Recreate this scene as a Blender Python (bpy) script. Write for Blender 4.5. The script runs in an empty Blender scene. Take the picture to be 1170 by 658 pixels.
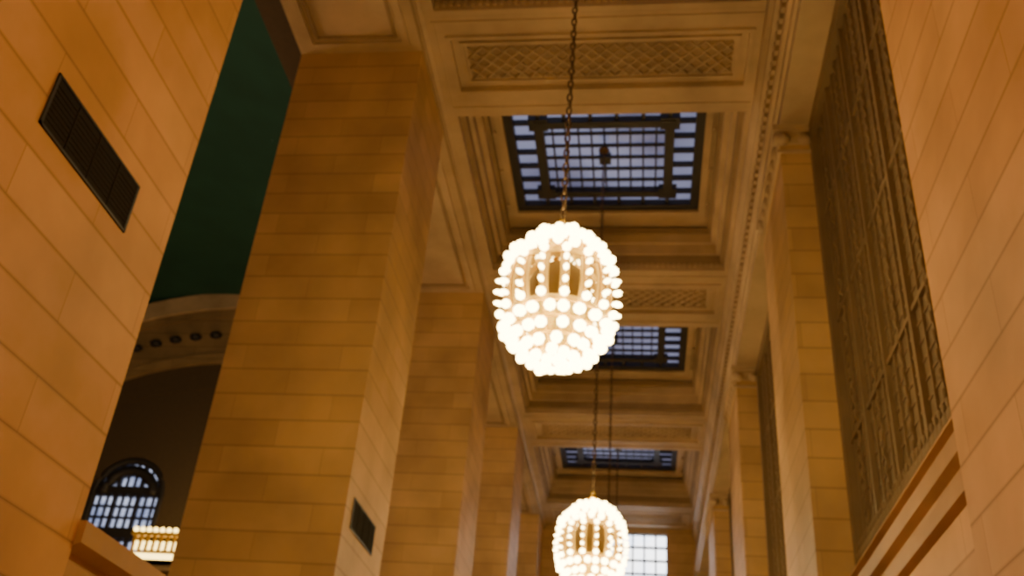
import bpy, math, random
from mathutils import Matrix, Vector
random.seed(4)
S=15.0; CH=1.6
sc=bpy.context.scene

# ---------------- materials ----------------
def newmat(name):
    m=bpy.data.materials.new(name); m.use_nodes=True
    nt=m.node_tree; b=nt.nodes['Principled BSDF']
    return m,nt,b
def stone(name,c1,c2,mortar,bw=1.45,rh=0.5,ms=0.012,rough=0.55,brick=True,bump=0.18):
    m,nt,b=newmat(name); N=nt.nodes; L=nt.links
    uv=N.new('ShaderNodeUVMap'); uv.uv_map='UVMap'
    geo=N.new('ShaderNodeNewGeometry')
    nz=N.new('ShaderNodeTexNoise'); nz.inputs['Scale'].default_value=0.7; nz.inputs['Detail'].default_value=7
    L.new(geo.outputs['Position'],nz.inputs['Vector'])
    ramp=N.new('ShaderNodeMapRange'); ramp.inputs[1].default_value=0.3; ramp.inputs[2].default_value=0.7
    ramp.inputs[3].default_value=0.76; ramp.inputs[4].default_value=1.12
    L.new(nz.outputs['Fac'],ramp.inputs[0])
    mul=N.new('ShaderNodeMix'); mul.data_type='RGBA'; mul.blend_type='MULTIPLY'; mul.inputs[0].default_value=1
    if brick:
        br=N.new('ShaderNodeTexBrick'); L.new(uv.outputs['UV'],br.inputs['Vector'])
        br.inputs['Color1'].default_value=(*c1,1); br.inputs['Color2'].default_value=(*c2,1)
        br.inputs['Mortar'].default_value=(*mortar,1); br.inputs['Scale'].default_value=1
        br.inputs['Mortar Size'].default_value=ms; br.inputs['Mortar Smooth'].default_value=0.8
        br.inputs['Brick Width'].default_value=bw; br.inputs['Row Height'].default_value=rh
        # thin horizontal bed joints are the stronger lines
        sx=N.new('ShaderNodeSeparateXYZ'); L.new(uv.outputs['UV'],sx.inputs[0])
        dv=N.new('ShaderNodeMath'); dv.operation='DIVIDE'; dv.inputs[1].default_value=rh; L.new(sx.outputs['Y'],dv.inputs[0])
        fr=N.new('ShaderNodeMath'); fr.operation='FRACT'; L.new(dv.outputs[0],fr.inputs[0])
        pp=N.new('ShaderNodeMath'); pp.operation='PINGPONG'; pp.inputs[1].default_value=0.5; L.new(fr.outputs[0],pp.inputs[0])
        jr=N.new('ShaderNodeMapRange'); jr.inputs[1].default_value=0.0; jr.inputs[2].default_value=0.06
        jr.inputs[3].default_value=0.76; jr.inputs[4].default_value=1.0; L.new(pp.outputs[0],jr.inputs[0])
        m2=N.new('ShaderNodeMix'); m2.data_type='RGBA'; m2.blend_type='MULTIPLY'; m2.inputs[0].default_value=1
        L.new(br.outputs['Color'],m2.inputs[6]); L.new(jr.outputs[0],m2.inputs[7])
        L.new(m2.outputs[2],mul.inputs[6])
        bp=N.new('ShaderNodeBump'); bp.inputs['Strength'].default_value=bump; bp.inputs['Distance'].default_value=0.02
        bp.invert=True
        L.new(br.outputs['Fac'],bp.inputs['Height']); L.new(bp.outputs['Normal'],b.inputs['Normal'])
    else:
        n2=N.new('ShaderNodeTexNoise'); n2.inputs['Scale'].default_value=3.5; n2.inputs['Detail'].default_value=8
        L.new(geo.outputs['Position'],n2.inputs['Vector'])
        mx=N.new('ShaderNodeMix'); mx.data_type='RGBA'
        mx.inputs[6].default_value=(*c1,1); mx.inputs[7].default_value=(*c2,1)
        L.new(n2.outputs['Fac'],mx.inputs[0]); L.new(mx.outputs[2],mul.inputs[6])
    L.new(ramp.outputs[0],mul.inputs[7]); L.new(mul.outputs[2],b.inputs['Base Color'])
    b.inputs['Roughness'].default_value=rough
    b.inputs['Specular IOR Level'].default_value=0.2
    return m
def plain(name,c,rough=0.5,metal=0.0,var=0.2,scale=6):
    m,nt,b=newmat(name); N=nt.nodes; L=nt.links
    geo=N.new('ShaderNodeNewGeometry'); nz=N.new('ShaderNodeTexNoise'); nz.inputs['Scale'].default_value=scale
    nz.inputs['Detail'].default_value=5
    L.new(geo.outputs['Position'],nz.inputs['Vector'])
    mx=N.new('ShaderNodeMix'); mx.data_type='RGBA'
    mx.inputs[6].default_value=(*[v*(1-var) for v in c],1); mx.inputs[7].default_value=(*[min(1,v*(1+var)) for v in c],1)
    L.new(nz.outputs['Fac'],mx.inputs[0]); L.new(mx.outputs[2],b.inputs['Base Color'])
    b.inputs['Roughness'].default_value=rough; b.inputs['Metallic'].default_value=metal
    return m
def glow(name,c,st,c2=None,scale=0.6):
    m,nt,b=newmat(name); N=nt.nodes; L=nt.links
    c2=c2 or c
    geo=N.new('ShaderNodeNewGeometry'); nz=N.new('ShaderNodeTexNoise'); nz.inputs['Scale'].default_value=scale
    L.new(geo.outputs['Position'],nz.inputs['Vector'])
    mr=N.new('ShaderNodeMapRange'); mr.inputs[1].default_value=0.35; mr.inputs[2].default_value=0.65
    L.new(nz.outputs['Fac'],mr.inputs[0])
    mx=N.new('ShaderNodeMix'); mx.data_type='RGBA'; mx.inputs[6].default_value=(*c,1); mx.inputs[7].default_value=(*c2,1)
    L.new(mr.outputs[0],mx.inputs[0])
    L.new(mx.outputs[2],b.inputs['Emission Color']); b.inputs['Emission Strength'].default_value=st
    b.inputs['Base Color'].default_value=(0.02,0.02,0.03,1); b.inputs['Roughness'].default_value=0.3
    return m
M_wall=stone('limestone_wall',(0.61,0.33,0.155),(0.68,0.38,0.185),(0.44,0.23,0.10),bw=2.1,rh=0.47,ms=.007)
M_pier=stone('limestone_pier',(0.60,0.385,0.20),(0.70,0.46,0.245),(0.49,0.305,0.155),bw=1.7,rh=0.47,ms=.007)
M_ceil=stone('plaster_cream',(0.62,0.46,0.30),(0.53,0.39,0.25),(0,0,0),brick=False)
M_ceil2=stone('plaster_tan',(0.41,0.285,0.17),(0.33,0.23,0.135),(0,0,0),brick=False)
M_corn=stone('cornice_brown',(0.52,0.30,0.15),(0.44,0.255,0.13),(0,0,0),brick=False)
M_dark=plain('dark_bronze',(0.022,0.020,0.024),0.5,0.0)
M_vent=plain('vent_iron',(0.010,0.006,0.004),1.0)
M_grille=plain('window_bronze',(0.22,0.150,0.082),0.6,0.0,0.3,1.5)
M_grille2=plain('window_bronze_back',(0.17,0.116,0.063),0.6,0.0,0.3,0.8)
M_brass=plain('brass',(0.55,0.32,0.03),0.45,0.2)
M_core=plain('bronze_core',(0.16,0.10,0.035),0.7)
M_chain=plain('chain_iron',(0.13,0.08,0.045),0.5,0.3)
M_cream=plain('gilt_cream',(0.52,0.34,0.07),0.6,0.0,0.1)
M_green=plain('vault_green',(0.016,0.080,0.060),0.8,0.0,0.3,0.5)
M_conc=stone('concourse_stone',(0.31,0.21,0.11),(0.36,0.24,0.125),(0.2,0.13,0.06),bw=2,rh=0.8)
M_concd=plain('concourse_dark_stone',(0.09,0.06,0.033),0.8)  # dark brown stone, deeper in tone than concourse_stone
M_floor=stone('marble_floor',(0.6,0.5,0.38),(0.65,0.54,0.42),(0.3,0.22,0.15),bw=1.2,rh=1.2,rough=0.3,bump=0.05)
M_sky=glow('skylight_glass',(0.10,0.10,0.18),1.0,(0.25,0.26,0.40),0.4)
M_win=glow('end_window_glass',(0.72,0.82,1.0),5.0,(1,1,1),0.8)
M_cwin=glow('arch_window_glass',(0.30,0.36,0.6),1.2,(0.7,0.76,1.0),0.9)
M_bulb=glow('bulb_glass',(1.0,0.72,0.27),23,(1.0,0.75,0.30),1)
M_lamp=glow('balcony_lamp_glass',(1.0,0.68,0.18),7)
M_star=glow('star_gold',(0.3,0.4,0.2),0.15)
M_glowshell,nt,bb=newmat('added_glow_shell')  # added emissive shell, fills in yellow glow between the bulbs
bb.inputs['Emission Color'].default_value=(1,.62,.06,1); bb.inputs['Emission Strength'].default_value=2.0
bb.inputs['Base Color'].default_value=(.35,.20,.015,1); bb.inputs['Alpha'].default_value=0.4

# ---------------- mesh builder ----------------
class MB:
    def __init__(s,name,mats,local=False):
        s.n=name; s.m=mats; s.v=[]; s.f=[]; s.mi=[]; s.sm=[]; s.local=local
    def P(s,p):
        return tuple(p) if s.local else (p[0]*S,p[1]*S,p[2]*S+CH)
    def add(s,vs,fs,mi=0,sm=False):
        o=len(s.v); s.v+= [s.P(v) for v in vs]
        for f in fs: s.f.append([o+i for i in f]); s.mi.append(mi); s.sm.append(sm)
    def box(s,x0,x1,y0,y1,z0,z1,mi=0):
        vs=[(x,y,z) for z in (z0,z1) for y in (y0,y1) for x in (x0,x1)]
        s.add(vs,[(0,2,3,1),(4,5,7,6),(0,1,5,4),(2,6,7,3),(0,4,6,2),(1,3,7,5)],mi)
    def ring(s,o,i,z0,z1,mi=0):
        ox0,ox1,oy0,oy1=o; ix0,ix1,iy0,iy1=i
        s.box(ox0,ix0,oy0,oy1,z0,z1,mi); s.box(ix1,ox1,oy0,oy1,z0,z1,mi)
        s.box(ix0,ix1,oy0,iy0,z0,z1,mi); s.box(ix0,ix1,iy1,oy1,z0,z1,mi)
    def sweep_y(s,prof,y0,y1,mi=0):
        n=len(prof)
        vs=[(x,y0,z) for x,z in prof]+[(x,y1,z) for x,z in prof]
        fs=[(i,(i+1)%n,n+(i+1)%n,n+i) for i in range(n)]+[tuple(range(n))[::-1],tuple(range(n,2*n))]
        s.add(vs,fs,mi)
    def tube(s,pts,r,seg=6,mi=0,closed=False,flat=None):
        pts=[Vector(p) for p in pts]; n=len(pts); vs=[]
        for i,p in enumerate(pts):
            if closed: t=pts[(i+1)%n]-pts[i-1]
            else: t=pts[min(i+1,n-1)]-pts[max(i-1,0)]
            t.normalize(); ref=Vector((0,0,1)) if abs(t.z)<0.9 else Vector((0,1,0))
            if flat: ref=Vector((p.x,p.y,0)).normalized() if abs(t.z)>0.3 else ref
            u=t.cross(ref).normalized(); w=u.cross(t).normalized()
            for k in range(seg):
                a=2*math.pi*k/seg
                ru=flat if flat else r
                vs.append(p+u*math.cos(a)*ru+w*math.sin(a)*r)
        fs=[]
        m=n if closed else n-1
        for i in range(m):
            j=(i+1)%n
            for k in range(seg):
                l=(k+1)%seg; fs.append((i*seg+k,i*seg+l,j*seg+l,j*seg+k))
        if not closed: fs+= [tuple(range(seg))[::-1],tuple((n-1)*seg+k for k in range(seg))]
        s.add(vs,fs,mi,True)
    def sphere(s,c,rx,rz=None,seg=8,rings=6,mi=0,axis=None):
        rz=rz or rx; c=Vector(c); vs=[]; fs=[]
        q=Vector((0,0,1)).rotation_difference(Vector(axis)) if axis is not None else None
        for i in range(rings+1):
            t=math.pi*i/rings
            for k in range(seg):
                a=2*math.pi*k/seg
                d=Vector((rx*math.sin(t)*math.cos(a),rx*math.sin(t)*math.sin(a),rz*math.cos(t)))
                if q: d=q@d
                vs.append(c+d)
        for i in range(rings):
            for k in range(seg):
                l=(k+1)%seg; fs.append((i*seg+k,(i+1)*seg+k,(i+1)*seg+l,i*seg+l))
        s.add(vs,fs,mi,True)
    def build(s,parent=None):
        me=bpy.data.meshes.new(s.n); me.from_pydata(s.v,[],s.f)
        for m in s.m: me.materials.append(m)
        for p,mi,sm in zip(me.polygons,s.mi,s.sm): p.material_index=mi; p.use_smooth=sm
        uv=me.uv_layers.new(name='UVMap')
        for p in me.polygons:
            n=p.normal
            ax=max(range(3),key=lambda a:abs(n[a]))
            for li in p.loop_indices:
                c=me.vertices[me.loops[li].vertex_index].co
                uv.data[li].uv=(c.y,c.z) if ax==0 else ((c.x,c.z) if ax==1 else (c.x,c.y))
        me.update()
        ob=bpy.data.objects.new(s.n,me); sc.collection.objects.link(ob)
        if parent: ob.parent=parent
        return ob

FZ=-CH/S
XL,XR=-0.305,0.165
Y0,Y1=-1.05,3.03
PER=0.64
beams=[0.3725+PER*k for k in range(-2,5)]

# ---------------- floor ----------------
b=MB('floor',[M_floor]); b.box(-2.75,0.34,Y0-.05,Y1+.1,FZ-.03,FZ); b.build()

# ---------------- ceiling ----------------
b=MB('ceiling',[M_ceil,M_ceil2])
bx0,bx1=-0.2965,0.165
for c in beams:
    y0,y1=c-.095,c+.095
    if y1>Y1: y1=Y1
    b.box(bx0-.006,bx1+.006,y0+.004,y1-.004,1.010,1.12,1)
    px0,px1,py0,py1=-.262,.136,c-.05,c+.043
    b.ring((bx0-.006,bx1+.006,y0,y1),(px0-.004,px1+.004,py0-.004,py1+.004),1.0,1.010,0)
    b.ring((px0-.010,px1+.010,py0-.010,py1+.010),(px0-.004,px1+.004,py0-.004,py1+.004),.9965,1.0,0)
    b.ring((bx0+.008,bx1-.008,y0+.008,y1-.008),(bx0+.012,bx1-.012,y0+.012,y1-.012),.9985,1.0,0)
    b.box(px0-.004,px1+.004,py0-.004,py1+.004,1.005,1.010,0)
    b.ring((px0+.006,px1-.006,py0+.006,py1-.006),(px0+.012,px1-.012,py0+.012,py1-.012),1.0015,1.005,0)
    lx0,lx1,ly0,ly1=px0+.016,px1-.016,py0+.016,py1-.016
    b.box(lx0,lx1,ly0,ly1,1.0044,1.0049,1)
    h=ly1-ly0; st=.0205; n=int((lx1-lx0+h)/st)+1
    for sgn in (1,-1):
        for i in range(-1,n):
            xs=lx0-h+i*st
            ta=max(0,(lx0-xs)/h); tb=min(1,(lx1-xs)/h)
            if tb-ta<.05: continue
            def pt(t):
                yy=ly0+t*h if sgn>0 else ly1-t*h
                return (xs+t*h,yy,1.0035)
            b.tube([pt(ta),pt(tb)],.0022,4,0)
for c in beams[:-1]:
    y0,y1=c+.095,c+PER-.095
    o=(XL-.001,XR+.01,y0,y1)
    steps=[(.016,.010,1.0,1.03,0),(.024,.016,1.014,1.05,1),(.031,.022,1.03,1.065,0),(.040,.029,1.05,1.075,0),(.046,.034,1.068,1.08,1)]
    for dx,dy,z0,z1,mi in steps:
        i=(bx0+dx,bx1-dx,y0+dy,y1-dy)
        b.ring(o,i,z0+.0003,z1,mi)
    cy=(y0+y1)/2
    sk=(-.232,.1015,cy-.142,cy+.142)
    b.ring(o,sk,1.085,1.11,0)
    b.ring((sk[0]-.010,sk[1]+.010,sk[2]-.010,sk[3]+.010),(sk[0]+.002,sk[1]-.002,sk[2]+.002,sk[3]-.002),1.078,1.084,0)
    for yy in (cy-.1,cy,cy+.1):
        for xx in (-.244,.1135):
            b.sphere((xx,yy,1.067),.004,.003,8,4,0)
    nx=44
    for i in range(nx):
        xx=bx0+.02+(bx1-bx0-.04)*i/(nx-1)
        b.box(xx-.0025,xx+.0025,y1-.014,y1-.009,1.008,1.014,0)
b.build()
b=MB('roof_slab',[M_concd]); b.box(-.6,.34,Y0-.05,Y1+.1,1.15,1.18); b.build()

# ---------------- skylights ----------------
for c in beams[:-1]:
    cy=c+.32
    b=MB('skylight',[M_dark,M_sky])
    x0,x1,y0,y1=-.232,.1015,cy-.142,cy+.142
    w=x1-x0; h=y1-y0
    b.box(x0,x1,y0,y1,1.097,1.100,1)
    b.ring((x0,x1,y0,y1),(x0+.017,x1-.017,y0+.017,y1-.017),1.0845,1.097)
    i0,i1,j0,j1=x0+w*.175,x1-w*.175,y0+h*.17,y1-h*.17
    b.ring((i0-.008,i1+.008,j0-.008,j1+.008),(i0+.008,i1-.008,j0+.008,j1-.008),1.0845,1.097)
    t=.0022
    for i in range(1,10):
        xx=i0+(i1-i0)*i/10; b.box(xx-t*.7,xx+t*.7,j0,j1,1.092,1.097)
    for j in range(1,6):
        yy=j0+(j1-j0)*j/6; b.box(i0,i1,yy-t,yy+t,1.092,1.097)
    for j in range(0,6):
        yy=j0+(j1-j0)*j/5; b.box(x0,i0,yy-t*1.3,yy+t*1.3,1.088,1.097); b.box(i1,x1,yy-t*1.3,yy+t*1.3,1.088,1.097)
    for i in (0,2,4,6,8,10):
        xx=i0+(i1-i0)*i/10; b.box(xx-t*1.3,xx+t*1.3,y0,j0,1.088,1.097); b.box(xx-t*1.3,xx+t*1.3,j1,y1,1.088,1.097)
    for xx,yy in ((i0,j0),(i1,j0),(i0,j1),(i1,j1)):
        b.box(xx-.016,xx+.016,yy-.014,yy+.014,1.0855,1.097)
    mx=(i0+i1)/2
    b.box(mx-.010,mx+.010,cy-.010,cy+.010,1.0860,1.097)
    b.build()

# ---------------- left side ----------------
b=MB('wall_left',[M_wall]); b.box(-.479,XL,Y0,.497,FZ,.985); b.build()
pfs=[.965+PER*k for k in range(0,4)]
for y in pfs:
    b=MB('stone_pier',[M_pier,M_ceil])
    y1=min(y+.173,Y1)
    b.box(-.479,XL,y,y1,FZ,.985,0)
    b.ring((-.484,XL+.007,y-.007,y1+.007 if y1<Y1 else Y1),(-.479,XL,y,y1),FZ,FZ+.03,0)
    b.build()
b=MB('trim_1',[M_ceil,M_ceil2])
b.box(-.479,XL,Y0,Y1,.985,1.12,0)
b.sweep_y([(XL,.990),(XL+.003,.990),(XL+.0045,.996),(XL+.0085,.998),(XL+.0085,.9995),(XL,.9995)],Y0,Y1,0)
b.box(XL,XL+.0025,Y0,Y1,.9855,.9875,1)
edges=[.497]+[v for y in pfs for v in (y,y+.173)]
for a,c in zip(edges[0::2],edges[1::2]):
    o=(-.465,-.319,a+.012,c-.012); i=(-.455,-.329,a+.022,c-.022)
    b.ring(o,i,.9805,.985,0)
    i2=(-.445,-.339,a+.032,c-.032); o2=(-.449,-.335,a+.028,c-.028)
    b.ring(o2,i2,.982,.985,1)
b.build()
b=MB('trim_2',[M_wall,M_corn])
for a,c in zip(edges[0::2],edges[1::2]):
    c=min(c,Y1)
    b.box(-.335,XL-.006,a,c,FZ,.10,0)
    b.sweep_y([(-.345,.10),(XL-.006,.10),(XL-.006,.106),(XL-.002,.108),(XL-.002,.116),(XL-.006,.118),(XL-.006,.124),(XL,.127),(XL,.135),(XL-.004,.137),(XL-.004,.141),(XL+.004,.145),(XL+.004,.157),(-.345,.157)],a,c,1)
b.build()
for y in [.351]+[v+.025 for v in pfs[:-1]]:
    b=MB('vent_grille',[M_vent,M_dark])
    y1=y+.098
    b.box(XL,XL+.0004,y,y1,.3155,.3495,0)
    b.box(XL,XL+.0012,y,y+.002,.3155,.3495,1); b.box(XL,XL+.0012,y1-.002,y1,.3155,.3495,1)
    b.box(XL,XL+.0012,y,y1,.3155,.317,1); b.box(XL,XL+.0012,y,y1,.348,.3495,1)
    for k in range(1,9):
        z=.3185+.028*k/9; b.box(XL,XL+.0008,y,y1,z-.0004,z+.0004)
    for k in range(1,4):
        yy=y+.098*k/4; b.box(XL,XL+.001,yy-.0006,yy+.0006,.3155,.3495)
    b.build()

# ---------------- right side ----------------
XG=.2
rp=[(.955+PER*k,min(1.15+PER*k,Y1)) for k in range(0,4)]
rp=[p for p in rp if p[0]<Y1]
bays=[(.508,.955)]+[(rp[k][1],rp[k+1][0] if k+1<len(rp) else Y1) for k in range(len(rp))]
bays=[q for q in bays if q[1]-q[0]>.02]
b=MB('wall_right',[M_wall]); b.box(XR,.30,Y0,.508,FZ,.826,0); b.build()
SL,ST=.200,.268   # sill moulding bottom / top
for a,c in bays:
    b=MB('wall_right',[M_wall,M_pier])
    b.box(XR+.012,.30,a,c,FZ,SL,0)
    b.box(XG+.034,.30,a,c,SL,.826,1)
    b.build()
for a,c in rp:
    b=MB('stone_pilaster',[M_pier,M_ceil])
    b.box(XR,XG+.032,a,c,FZ,.80,0)
    e=.004 if c<Y1-.02 else 0
    b.box(XR-.004,XG+.03,a-.004,c+e,.786,.790,1)
    b.box(XR-.003,XG+.03,a-.003,c+e*.7,.80,.812,1)
    b.box(XR-.008,XG+.03,a-.008,c+e*2,.818,.826,1)
    b.box(XR-.005,XG+.03,a-.005,c+e,.812,.818,1)
    for yy in (a,c-.014):
        b.tube([(XR-.007,yy,.808),(XR+.01,yy,.808)],.008,10,1)
    for xx in (XR+.004,XG-.006):
        b.tube([(xx,a-.008,.806),(xx,a+.004,.806)],.008,10,1)
    n=7
    for k in range(n):
        yy=a+.02+(c-a-.04)*k/(n-1)
        b.sphere((XR-.002,yy,.803),.006,.011,6,5,1)
    b.build()
b=MB('trim_3',[M_ceil,M_ceil2])
b.box(.174,.30,Y0,Y1,.826,1.12,0)
b.sweep_y([(.174,.826),(XR,.826),(XR,.842),(XR-.003,.844),(XR-.003,.858),(XR-.007,.862),(XR-.007,.868),(.174,.871)],Y0,Y1,0)
b.sweep_y([(.174,.925),(XR+.004,.928),(XR+.004,.934),(.174,.938)],Y0,Y1,0)
b.sweep_y([(.174,.962),(XR-.003,.966),(XR-.003,.974),(XR-.009,.982),(XR-.009,.9995),(.174,.9995)],Y0,Y1,0)
y=Y0+.01
while y<Y1-.01:
    b.box(.166,.174,y,y+.009,.944,.960,0); y+=.018
for k in range(40):
    yy=.2+k*.071
    if yy<Y1-.03: b.sphere((.172,yy,.898),.010,.012,8,5,0)
b.build()
b=MB('trim_4',[M_wall,M_corn])
for a,c in bays:
    z=SL
    b.sweep_y([(XG+.03,z),(XR+.014,z),(XR+.008,z+.004),(XR+.008,z+.014),(XR+.017,z+.018),(XR+.017,z+.028),(XR+.012,z+.032),(XR+.012,z+.044),(XR+.022,z+.048),(XR+.022,z+.056),(XR+.017,z+.059),(XR+.022,z+.068),(XG+.03,z+.068)],a,c,1)
b.build()
for wi,(a,c) in enumerate(bays):
    b=MB('window_%d'%(wi+1),[M_grille,M_grille2])
    z0,z1=ST,.826
    b.box(XG+.009,XG+.014,a,c,z0,z1,1)
    b.box(XG,XG+.012,a,a+.012,z0,z1); b.box(XG,XG+.012,c-.012,c,z0,z1)
    b.box(XG,XG+.012,a,c,z0,z0+.012); b.box(XG,XG+.012,a,c,z1-.02,z1)
    n=20
    for k in range(1,n):
        yy=a+(c-a)*k/n
        r=.0032 if k%4==0 else .0016
        b.box(XG+(.004 if k%4==0 else .0065),XG+.012,yy-r,yy+r,z0,z1,0)
    m=36
    for k in range(1,m):
        z=z0+(z1-z0)*k/m
        r=.0022 if k%9==0 else .001
        b.box(XG+(.006 if k%9==0 else .008),XG+.012,a,c,z-r,z+r,0)
    for k in range(n*2):
        yy=a+.008+(c-a-.016)*(k+.5)/(n*2)
        b.sphere((XG+.002,yy,z0+.020),.0045,.008,6,5,0)
        b.sphere((XG+.004,yy,z0+.034),.0025,.005,6,4,0)
    for k in range(2,n,4):
        yy=a+(c-a)*k/n
        for q in range(1,36):
            b.sphere((XG+.0065,yy,z0+(z1-z0)*q/36),.0024,.0055,6,4,0)
    b.build()

# ---------------- end + back walls ----------------
b=MB('wall_end',[M_pier,M_ceil])
b.box(-.479,.30,Y1,Y1+.05,FZ,.78,0); b.box(-.479,-.2,Y1,Y1+.05,.78,1.12,0); b.box(.08,.30,Y1,Y1+.05,.78,1.12,0)
b.box(-.2,.08,Y1,Y1+.05,.985,1.12,1)
b.build()
b=MB('window_5',[M_dark,M_win])
b.box(-.2,.08,Y1+.02,Y1+.024,.78,.985,1)
for i in range(0,9): 
    xx=-.2+.28*i/8; b.box(xx-.0026,xx+.0026,Y1+.005,Y1+.02,.78,.985)
for j in range(0,6):
    z=.78+.205*j/5; b.box(-.2,.08,Y1+.005,Y1+.02,z-.002,z+.002)
b.build()
b=MB('wall_back',[M_wall]); b.box(-2.7,.30,Y0-.05,Y0,FZ,1.12); b.build()

# ---------------- concourse ----------------
YC=3.0
VX,VR,VS,VH=-1.54,1.061,1.15,.66
b=MB('vault_ceiling',[M_green,M_star])
n=40; vs=[];fs=[]
for i in range(n+1):
    t=math.pi*i/n
    for yy in (Y0,YC): vs.append((VX+VR*math.cos(t),yy,VS+VH*math.sin(t)))
for i in range(n): fs.append((2*i,2*i+1,2*i+3,2*i+2))
b.add(vs,fs,0,True)
for k in range(90):
    t=math.pi*random.uniform(.1,.8); yy=random.uniform(.3,YC-.1)
    b.sphere((VX+(VR-.003)*math.cos(t),yy,VS+(VH-.003)*math.sin(t)),random.choice((.0015,.002)),None,5,3,1)
b.build()
b=MB('wall_far_left',[M_conc]); b.box(-2.7,-2.6,Y0,YC,FZ,VS+.02); b.build()
b=MB('wall_concourse_upper',[M_conc]); b.box(-.485,-.479,Y0,YC,1.0,VS+.05); b.build()
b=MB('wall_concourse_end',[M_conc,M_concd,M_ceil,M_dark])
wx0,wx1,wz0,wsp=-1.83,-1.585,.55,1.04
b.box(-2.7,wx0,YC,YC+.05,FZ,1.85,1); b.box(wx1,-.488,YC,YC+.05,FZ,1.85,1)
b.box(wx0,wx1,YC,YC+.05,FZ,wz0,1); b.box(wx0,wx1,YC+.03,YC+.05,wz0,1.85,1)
cx=(wx0+wx1)/2; r=(wx1-wx0)/2; N=16
top=[];arc=[]
for i in range(N+1):
    t=math.pi*i/N; arc.append((cx+r*math.cos(t),YC,wsp+r*math.sin(t))); top.append((cx+r*math.cos(t),YC,1.85))
vs=arc+top; fs=[(i,i+1,N+2+i,N+1+i) for i in range(N)]
b.add(vs,fs,1)
def band(rx0,rz0,rx1,rz1,y0,y1,mi,cz=VS,ccx=-1.42):
    n=48; vs=[]
    for i in range(n+1):
        t=math.pi*i/n; c_,s_=math.cos(t),math.sin(t)
        vs+=[(ccx+rx0*c_,y0,cz+rz0*s_),(ccx+rx1*c_,y0,cz+rz1*s_),(ccx+rx0*c_,y1,cz+rz0*s_),(ccx+rx1*c_,y1,cz+rz1*s_)]
    fs=[]
    for i in range(n):
        a=4*i; d=a+4
        fs+=[(a,d,d+1,a+1),(a,a+2,d+2,d),(a+1,d+1,d+3,a+3)]
    b.add(vs,fs,mi,False)
band(.99,.672,.93,.605,YC-.03,YC,2)
band(.93,.61,.90,.575,YC-.018,YC,0)
band(.90,.575,.70,.40,YC-.008,YC,0)
band(.72,.42,.69,.385,YC-.02,YC,0)
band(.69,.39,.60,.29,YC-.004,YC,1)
for i in range(34):
    t=math.pi*(i+.5)/34
    x=-1.42+.83*math.cos(t); z=VS+.50*math.sin(t)
    b.sphere((x,YC-.010,z),.024,.014,8,4,3)
b.build()
b=MB('window_6',[M_dark,M_cwin])
arcp=[(cx+r*math.cos(math.pi*i/N),YC+.02,wsp+r*math.sin(math.pi*i/N)) for i in range(N+1)]
b.add([(wx1,YC+.02,wz0)]+arcp+[(wx0,YC+.02,wz0)],[tuple(range(N+3))],1)
b.tube([(wx1,YC+.008,wz0)]+[(p[0],YC+.008,p[2]) for p in arcp]+[(wx0,YC+.008,wz0)],.014,6,0)
b.tube([(cx+r*.72*math.cos(math.pi*i/N),YC+.008,wsp+r*.7*math.sin(math.pi*i/N)) for i in range(N+1)],.020,6,0)
for k in range(1,9):
    xx=wx0+(wx1-wx0)*k/9; zt=wsp+math.sqrt(max(0,r*r-(xx-cx)**2))
    w=.006 if k in(3,6) else .0022
    b.box(xx-w,xx+w,YC+.005,YC+.02,wz0,zt)
for k in range(14):
    z=wz0+(wsp-wz0)*k/13
    w=.003
    b.box(wx0,wx1,YC+.004,YC+.02,z-w,z+w)
b.box(wx0,wx1,YC,YC+.02,wsp+.005,wsp+.03)
b.box(wx0,wx1,YC,YC+.02,.895,.925)
b.build()
b=MB('balcony',[M_conc,M_lamp,M_brass])
D=-.094; BX=-1.53; BE=-.9
b.box(BX,BE,YC-.22,YC-.002,.845+D,.865+D,0); b.box(BX,BE,YC-.22,YC-.20,.83+D,.885+D,0)
b.box(BX,BE,YC-.22,YC-.20,.935+D,.945+D,2)
for k in range(30):
    x=BX+.01+(BE-BX-.02)*k/29; b.box(x-.004,x+.004,YC-.213,YC-.207,.885+D,.935+D,2)
    b.sphere((x,YC-.215,.953+D),.008,None,8,6,1)
b.box(BX,BE,YC-.226,YC-.22,.862+D,.878+D,1)
b.box(BX,BE,YC-.19,YC-.185,.90+D,.925+D,1)
b.box(BX,BX+.006,YC-.2,YC-.002,.935+D,.945+D,2)
for x in (BX+.03,-1.25,-.95): b.box(x-.012,x+.012,YC-.2,YC-.002,.80+D,.845+D,0)
b.build()

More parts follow.
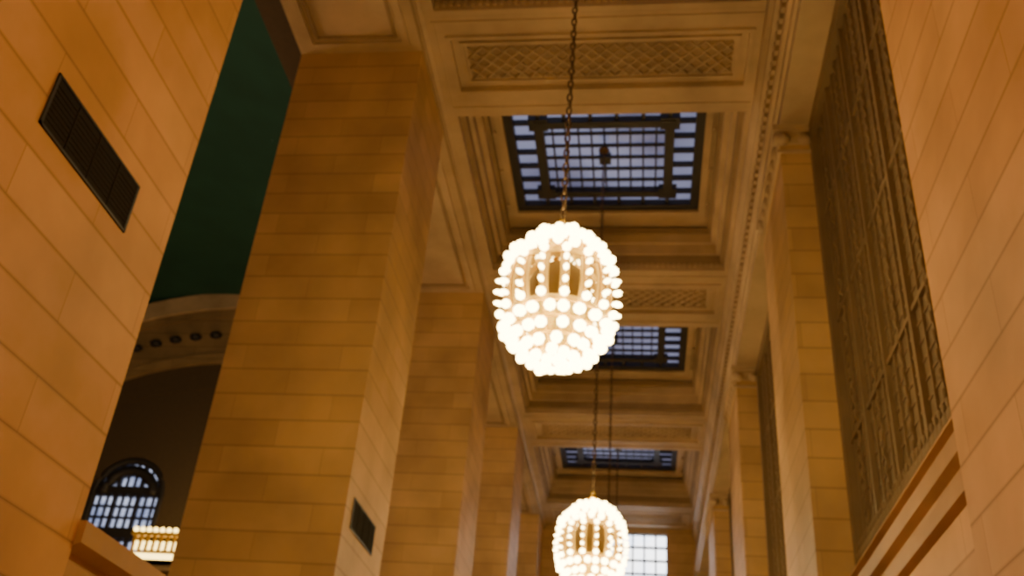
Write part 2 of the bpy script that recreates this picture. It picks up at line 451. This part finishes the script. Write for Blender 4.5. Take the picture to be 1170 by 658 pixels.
# ---------------- chandeliers ----------------
R,C=.70,.855
def chandelier(px,py,pz,zt,first=[None]):
    top=bpy.data.objects.new('chandelier',None); sc.collection.objects.link(top)
    top.location=(px*S,py*S,pz*S+CH)
    if first[0] is None:
        fr=MB('frame',[M_brass,M_cream,M_core,M_glowshell],True)
        def pt(lat,lon,k=1.0):
            return Vector((R*k*math.cos(lat)*math.cos(lon),R*k*math.cos(lat)*math.sin(lon),C*k*math.sin(lat)))
        for lat in (-72,-55,-40,-26,26,40,55,70):
            la=math.radians(lat)
            fr.tube([pt(la,2*math.pi*i/32,.93) for i in range(32)],.018,6,0,True)
        for la in (-24,24):
            fr.tube([pt(math.radians(la),2*math.pi*i/32,.90) for i in range(32)],.03,6,1,True)
        nr=16
        for j in range(nr):
            lo=2*math.pi*(j+.5)/nr
            fr.tube([pt(math.radians(-80+160*i/20),lo,.91) for i in range(21)],.014,6,0)
            fr.tube([pt(math.radians(-24+48*i/8),lo,.86) for i in range(9)],.02,8,1,flat=.056)
            for sg in (-1,1):
                fr.tube([pt(math.radians(sg*(26+30*i/6)),lo+.12*math.sin(math.pi*i/6),.84) for i in range(7)],.02,6,1,flat=.05)
        # added glow-shell caps, standing in for the halo around the bulbs
        for sg in (-1,1):
            vs=[];fs=[];m=28;q=7
            for a in range(q+1):
                for k in range(m): vs.append(pt(math.radians(sg*(27+55*a/q)),2*math.pi*k/m,.88))
            for a in range(q):
                for k in range(m):
                    l=(k+1)%m; fs.append((a*m+k,a*m+l,(a+1)*m+l,(a+1)*m+k))
            fr.add(vs,fs,3,True)
        fr.sphere((0,0,0),.40,.48,14,10,2)
        fr.sphere((0,0,-C*.83),.22,.10,16,8,1); fr.sphere((0,0,-C*.97),.06,.07,10,6,0)
        fr.sphere((0,0,C*.86),.20,.09,16,8,1)
        fr.tube([(0,0,C*.85),(0,0,C*1.35)],.03,8,0)
        for z,rr in ((1.0,.07),(1.10,.05),(1.2,.065),(1.3,.04)): fr.sphere((0,0,C*z),rr,None,10,6,0)
        for j in range(6):
            lo=2*math.pi*j/6
            fr.tube([(.30*math.cos(lo),.30*math.sin(lo),C*.84),(.2*math.cos(lo),.2*math.sin(lo),C*1.02),(.03*math.cos(lo),.03*math.sin(lo),C*1.25)],.012,5,0)
        bu=MB('bulbs',[M_bulb],True)
        rows=[(-82,5),(-70,9),(-57,13),(-44,16),(-31,19),(31,19),(43,17),(55,14),(67,10),(79,6)]
        for q,(lat,n) in enumerate(rows):
            la=math.radians(lat)
            for j in range(n):
                lo=2*math.pi*(j+.5*(q%2)+random.uniform(-.18,.18))/n; p=pt(la,lo,1.0+random.uniform(-.02,.045))
                d=Vector((p.x/R**2,p.y/R**2,p.z/C**2)).normalized()
                bu.sphere(p,.070,.086,8,6,0,d)
                fr.sphere(p-d*.085,.045,.03,8,5,0,d)  # added brass cup, reflects its bulb for a yellow glow
        for q,lat in enumerate((-20,-10,0,10,20)):
            la=math.radians(lat); n=16
            for j in range(n):
                lo=2*math.pi*(j+.5)/n; p=pt(la,lo,1.02)
                dd=Vector((p.x,p.y,0)).normalized()
                bu.sphere(p,.032 if abs(lat)<15 else .055,.055,8,6,0,dd)
                fr.tube([p-dd*.14,p-dd*.04],.012,5,0)
        fo=fr.build(); bo=bu.build()
        first[0]=(fo.data,bo.data); fo.parent=top; bo.parent=top
    else:
        for nm,me in zip(('frame','bulbs'),first[0]):
            o=bpy.data.objects.new(nm,me); sc.collection.objects.link(o); o.parent=top
    ch=MB('chain',[M_chain,M_brass],True)
    z=C*1.33; zt2=(zt-pz)*S; k=0
    while z<zt2-.1:
        pts=[]
        for i in range(8):
            a=2*math.pi*i/8; u,w=.032*math.cos(a),.075*math.sin(a)
            pts.append((u,0,z+w) if k%2 else (0,u,z+w))
        ch.tube(pts,.013,4,0,True); z+=.12; k+=1
    ch.tube([(0.02,0.02,C*1.3),(0.02,0.02,zt2)],.008,4,0)
    ch.sphere((0,0,zt2-.06),.14,.06,12,6,0)
    co=ch.build(); co.parent=top
    return top
for k in range(-2,4):
    chandelier(-.066,.663+.636*k,.402,1.0855)

def pl(name,x,y,z,e,col=(1,.66,.34),r=.5):
    l=bpy.data.lights.new(name,'POINT'); l.energy=e; l.color=col; l.shadow_soft_size=r
    o=bpy.data.objects.new(name,l); sc.collection.objects.link(o); o.location=(x*S,y*S,z*S+CH)
pl('concourse_fill',-1.5,1.3,.7,3500)  # added fill light without a fixture, brightens the green vault
pl('balcony_light',-1.25,YC-.35,1.0,300)

w=bpy.data.worlds.new('World'); sc.world=w; w.use_nodes=True
w.node_tree.nodes['Background'].inputs[0].default_value=(.03,.04,.08,1)
w.node_tree.nodes['Background'].inputs[1].default_value=1

# ---------------- camera ----------------
f=1126.0
def d(u,v): return Vector(((u-585)/f,(329-v)/f,-1)).normalized()
Yw=d(730,1035); Zw=d(745,-1500); Zw=(Zw-Yw*Zw.dot(Yw)).normalized(); Xw=Yw.cross(Zw)
cam=bpy.data.cameras.new('camera'); co=bpy.data.objects.new('camera',cam); sc.collection.objects.link(co)
cam.sensor_width=36; cam.lens=f*36/1170; cam.clip_end=500; cam.clip_start=.05
cam.dof.use_dof=True; cam.dof.focus_distance=3.0; cam.dof.aperture_fstop=3.2
m=Matrix((Xw,Yw,Zw)).to_4x4(); m.translation=Vector((0,0,CH))
co.matrix_world=m
sc.camera=co
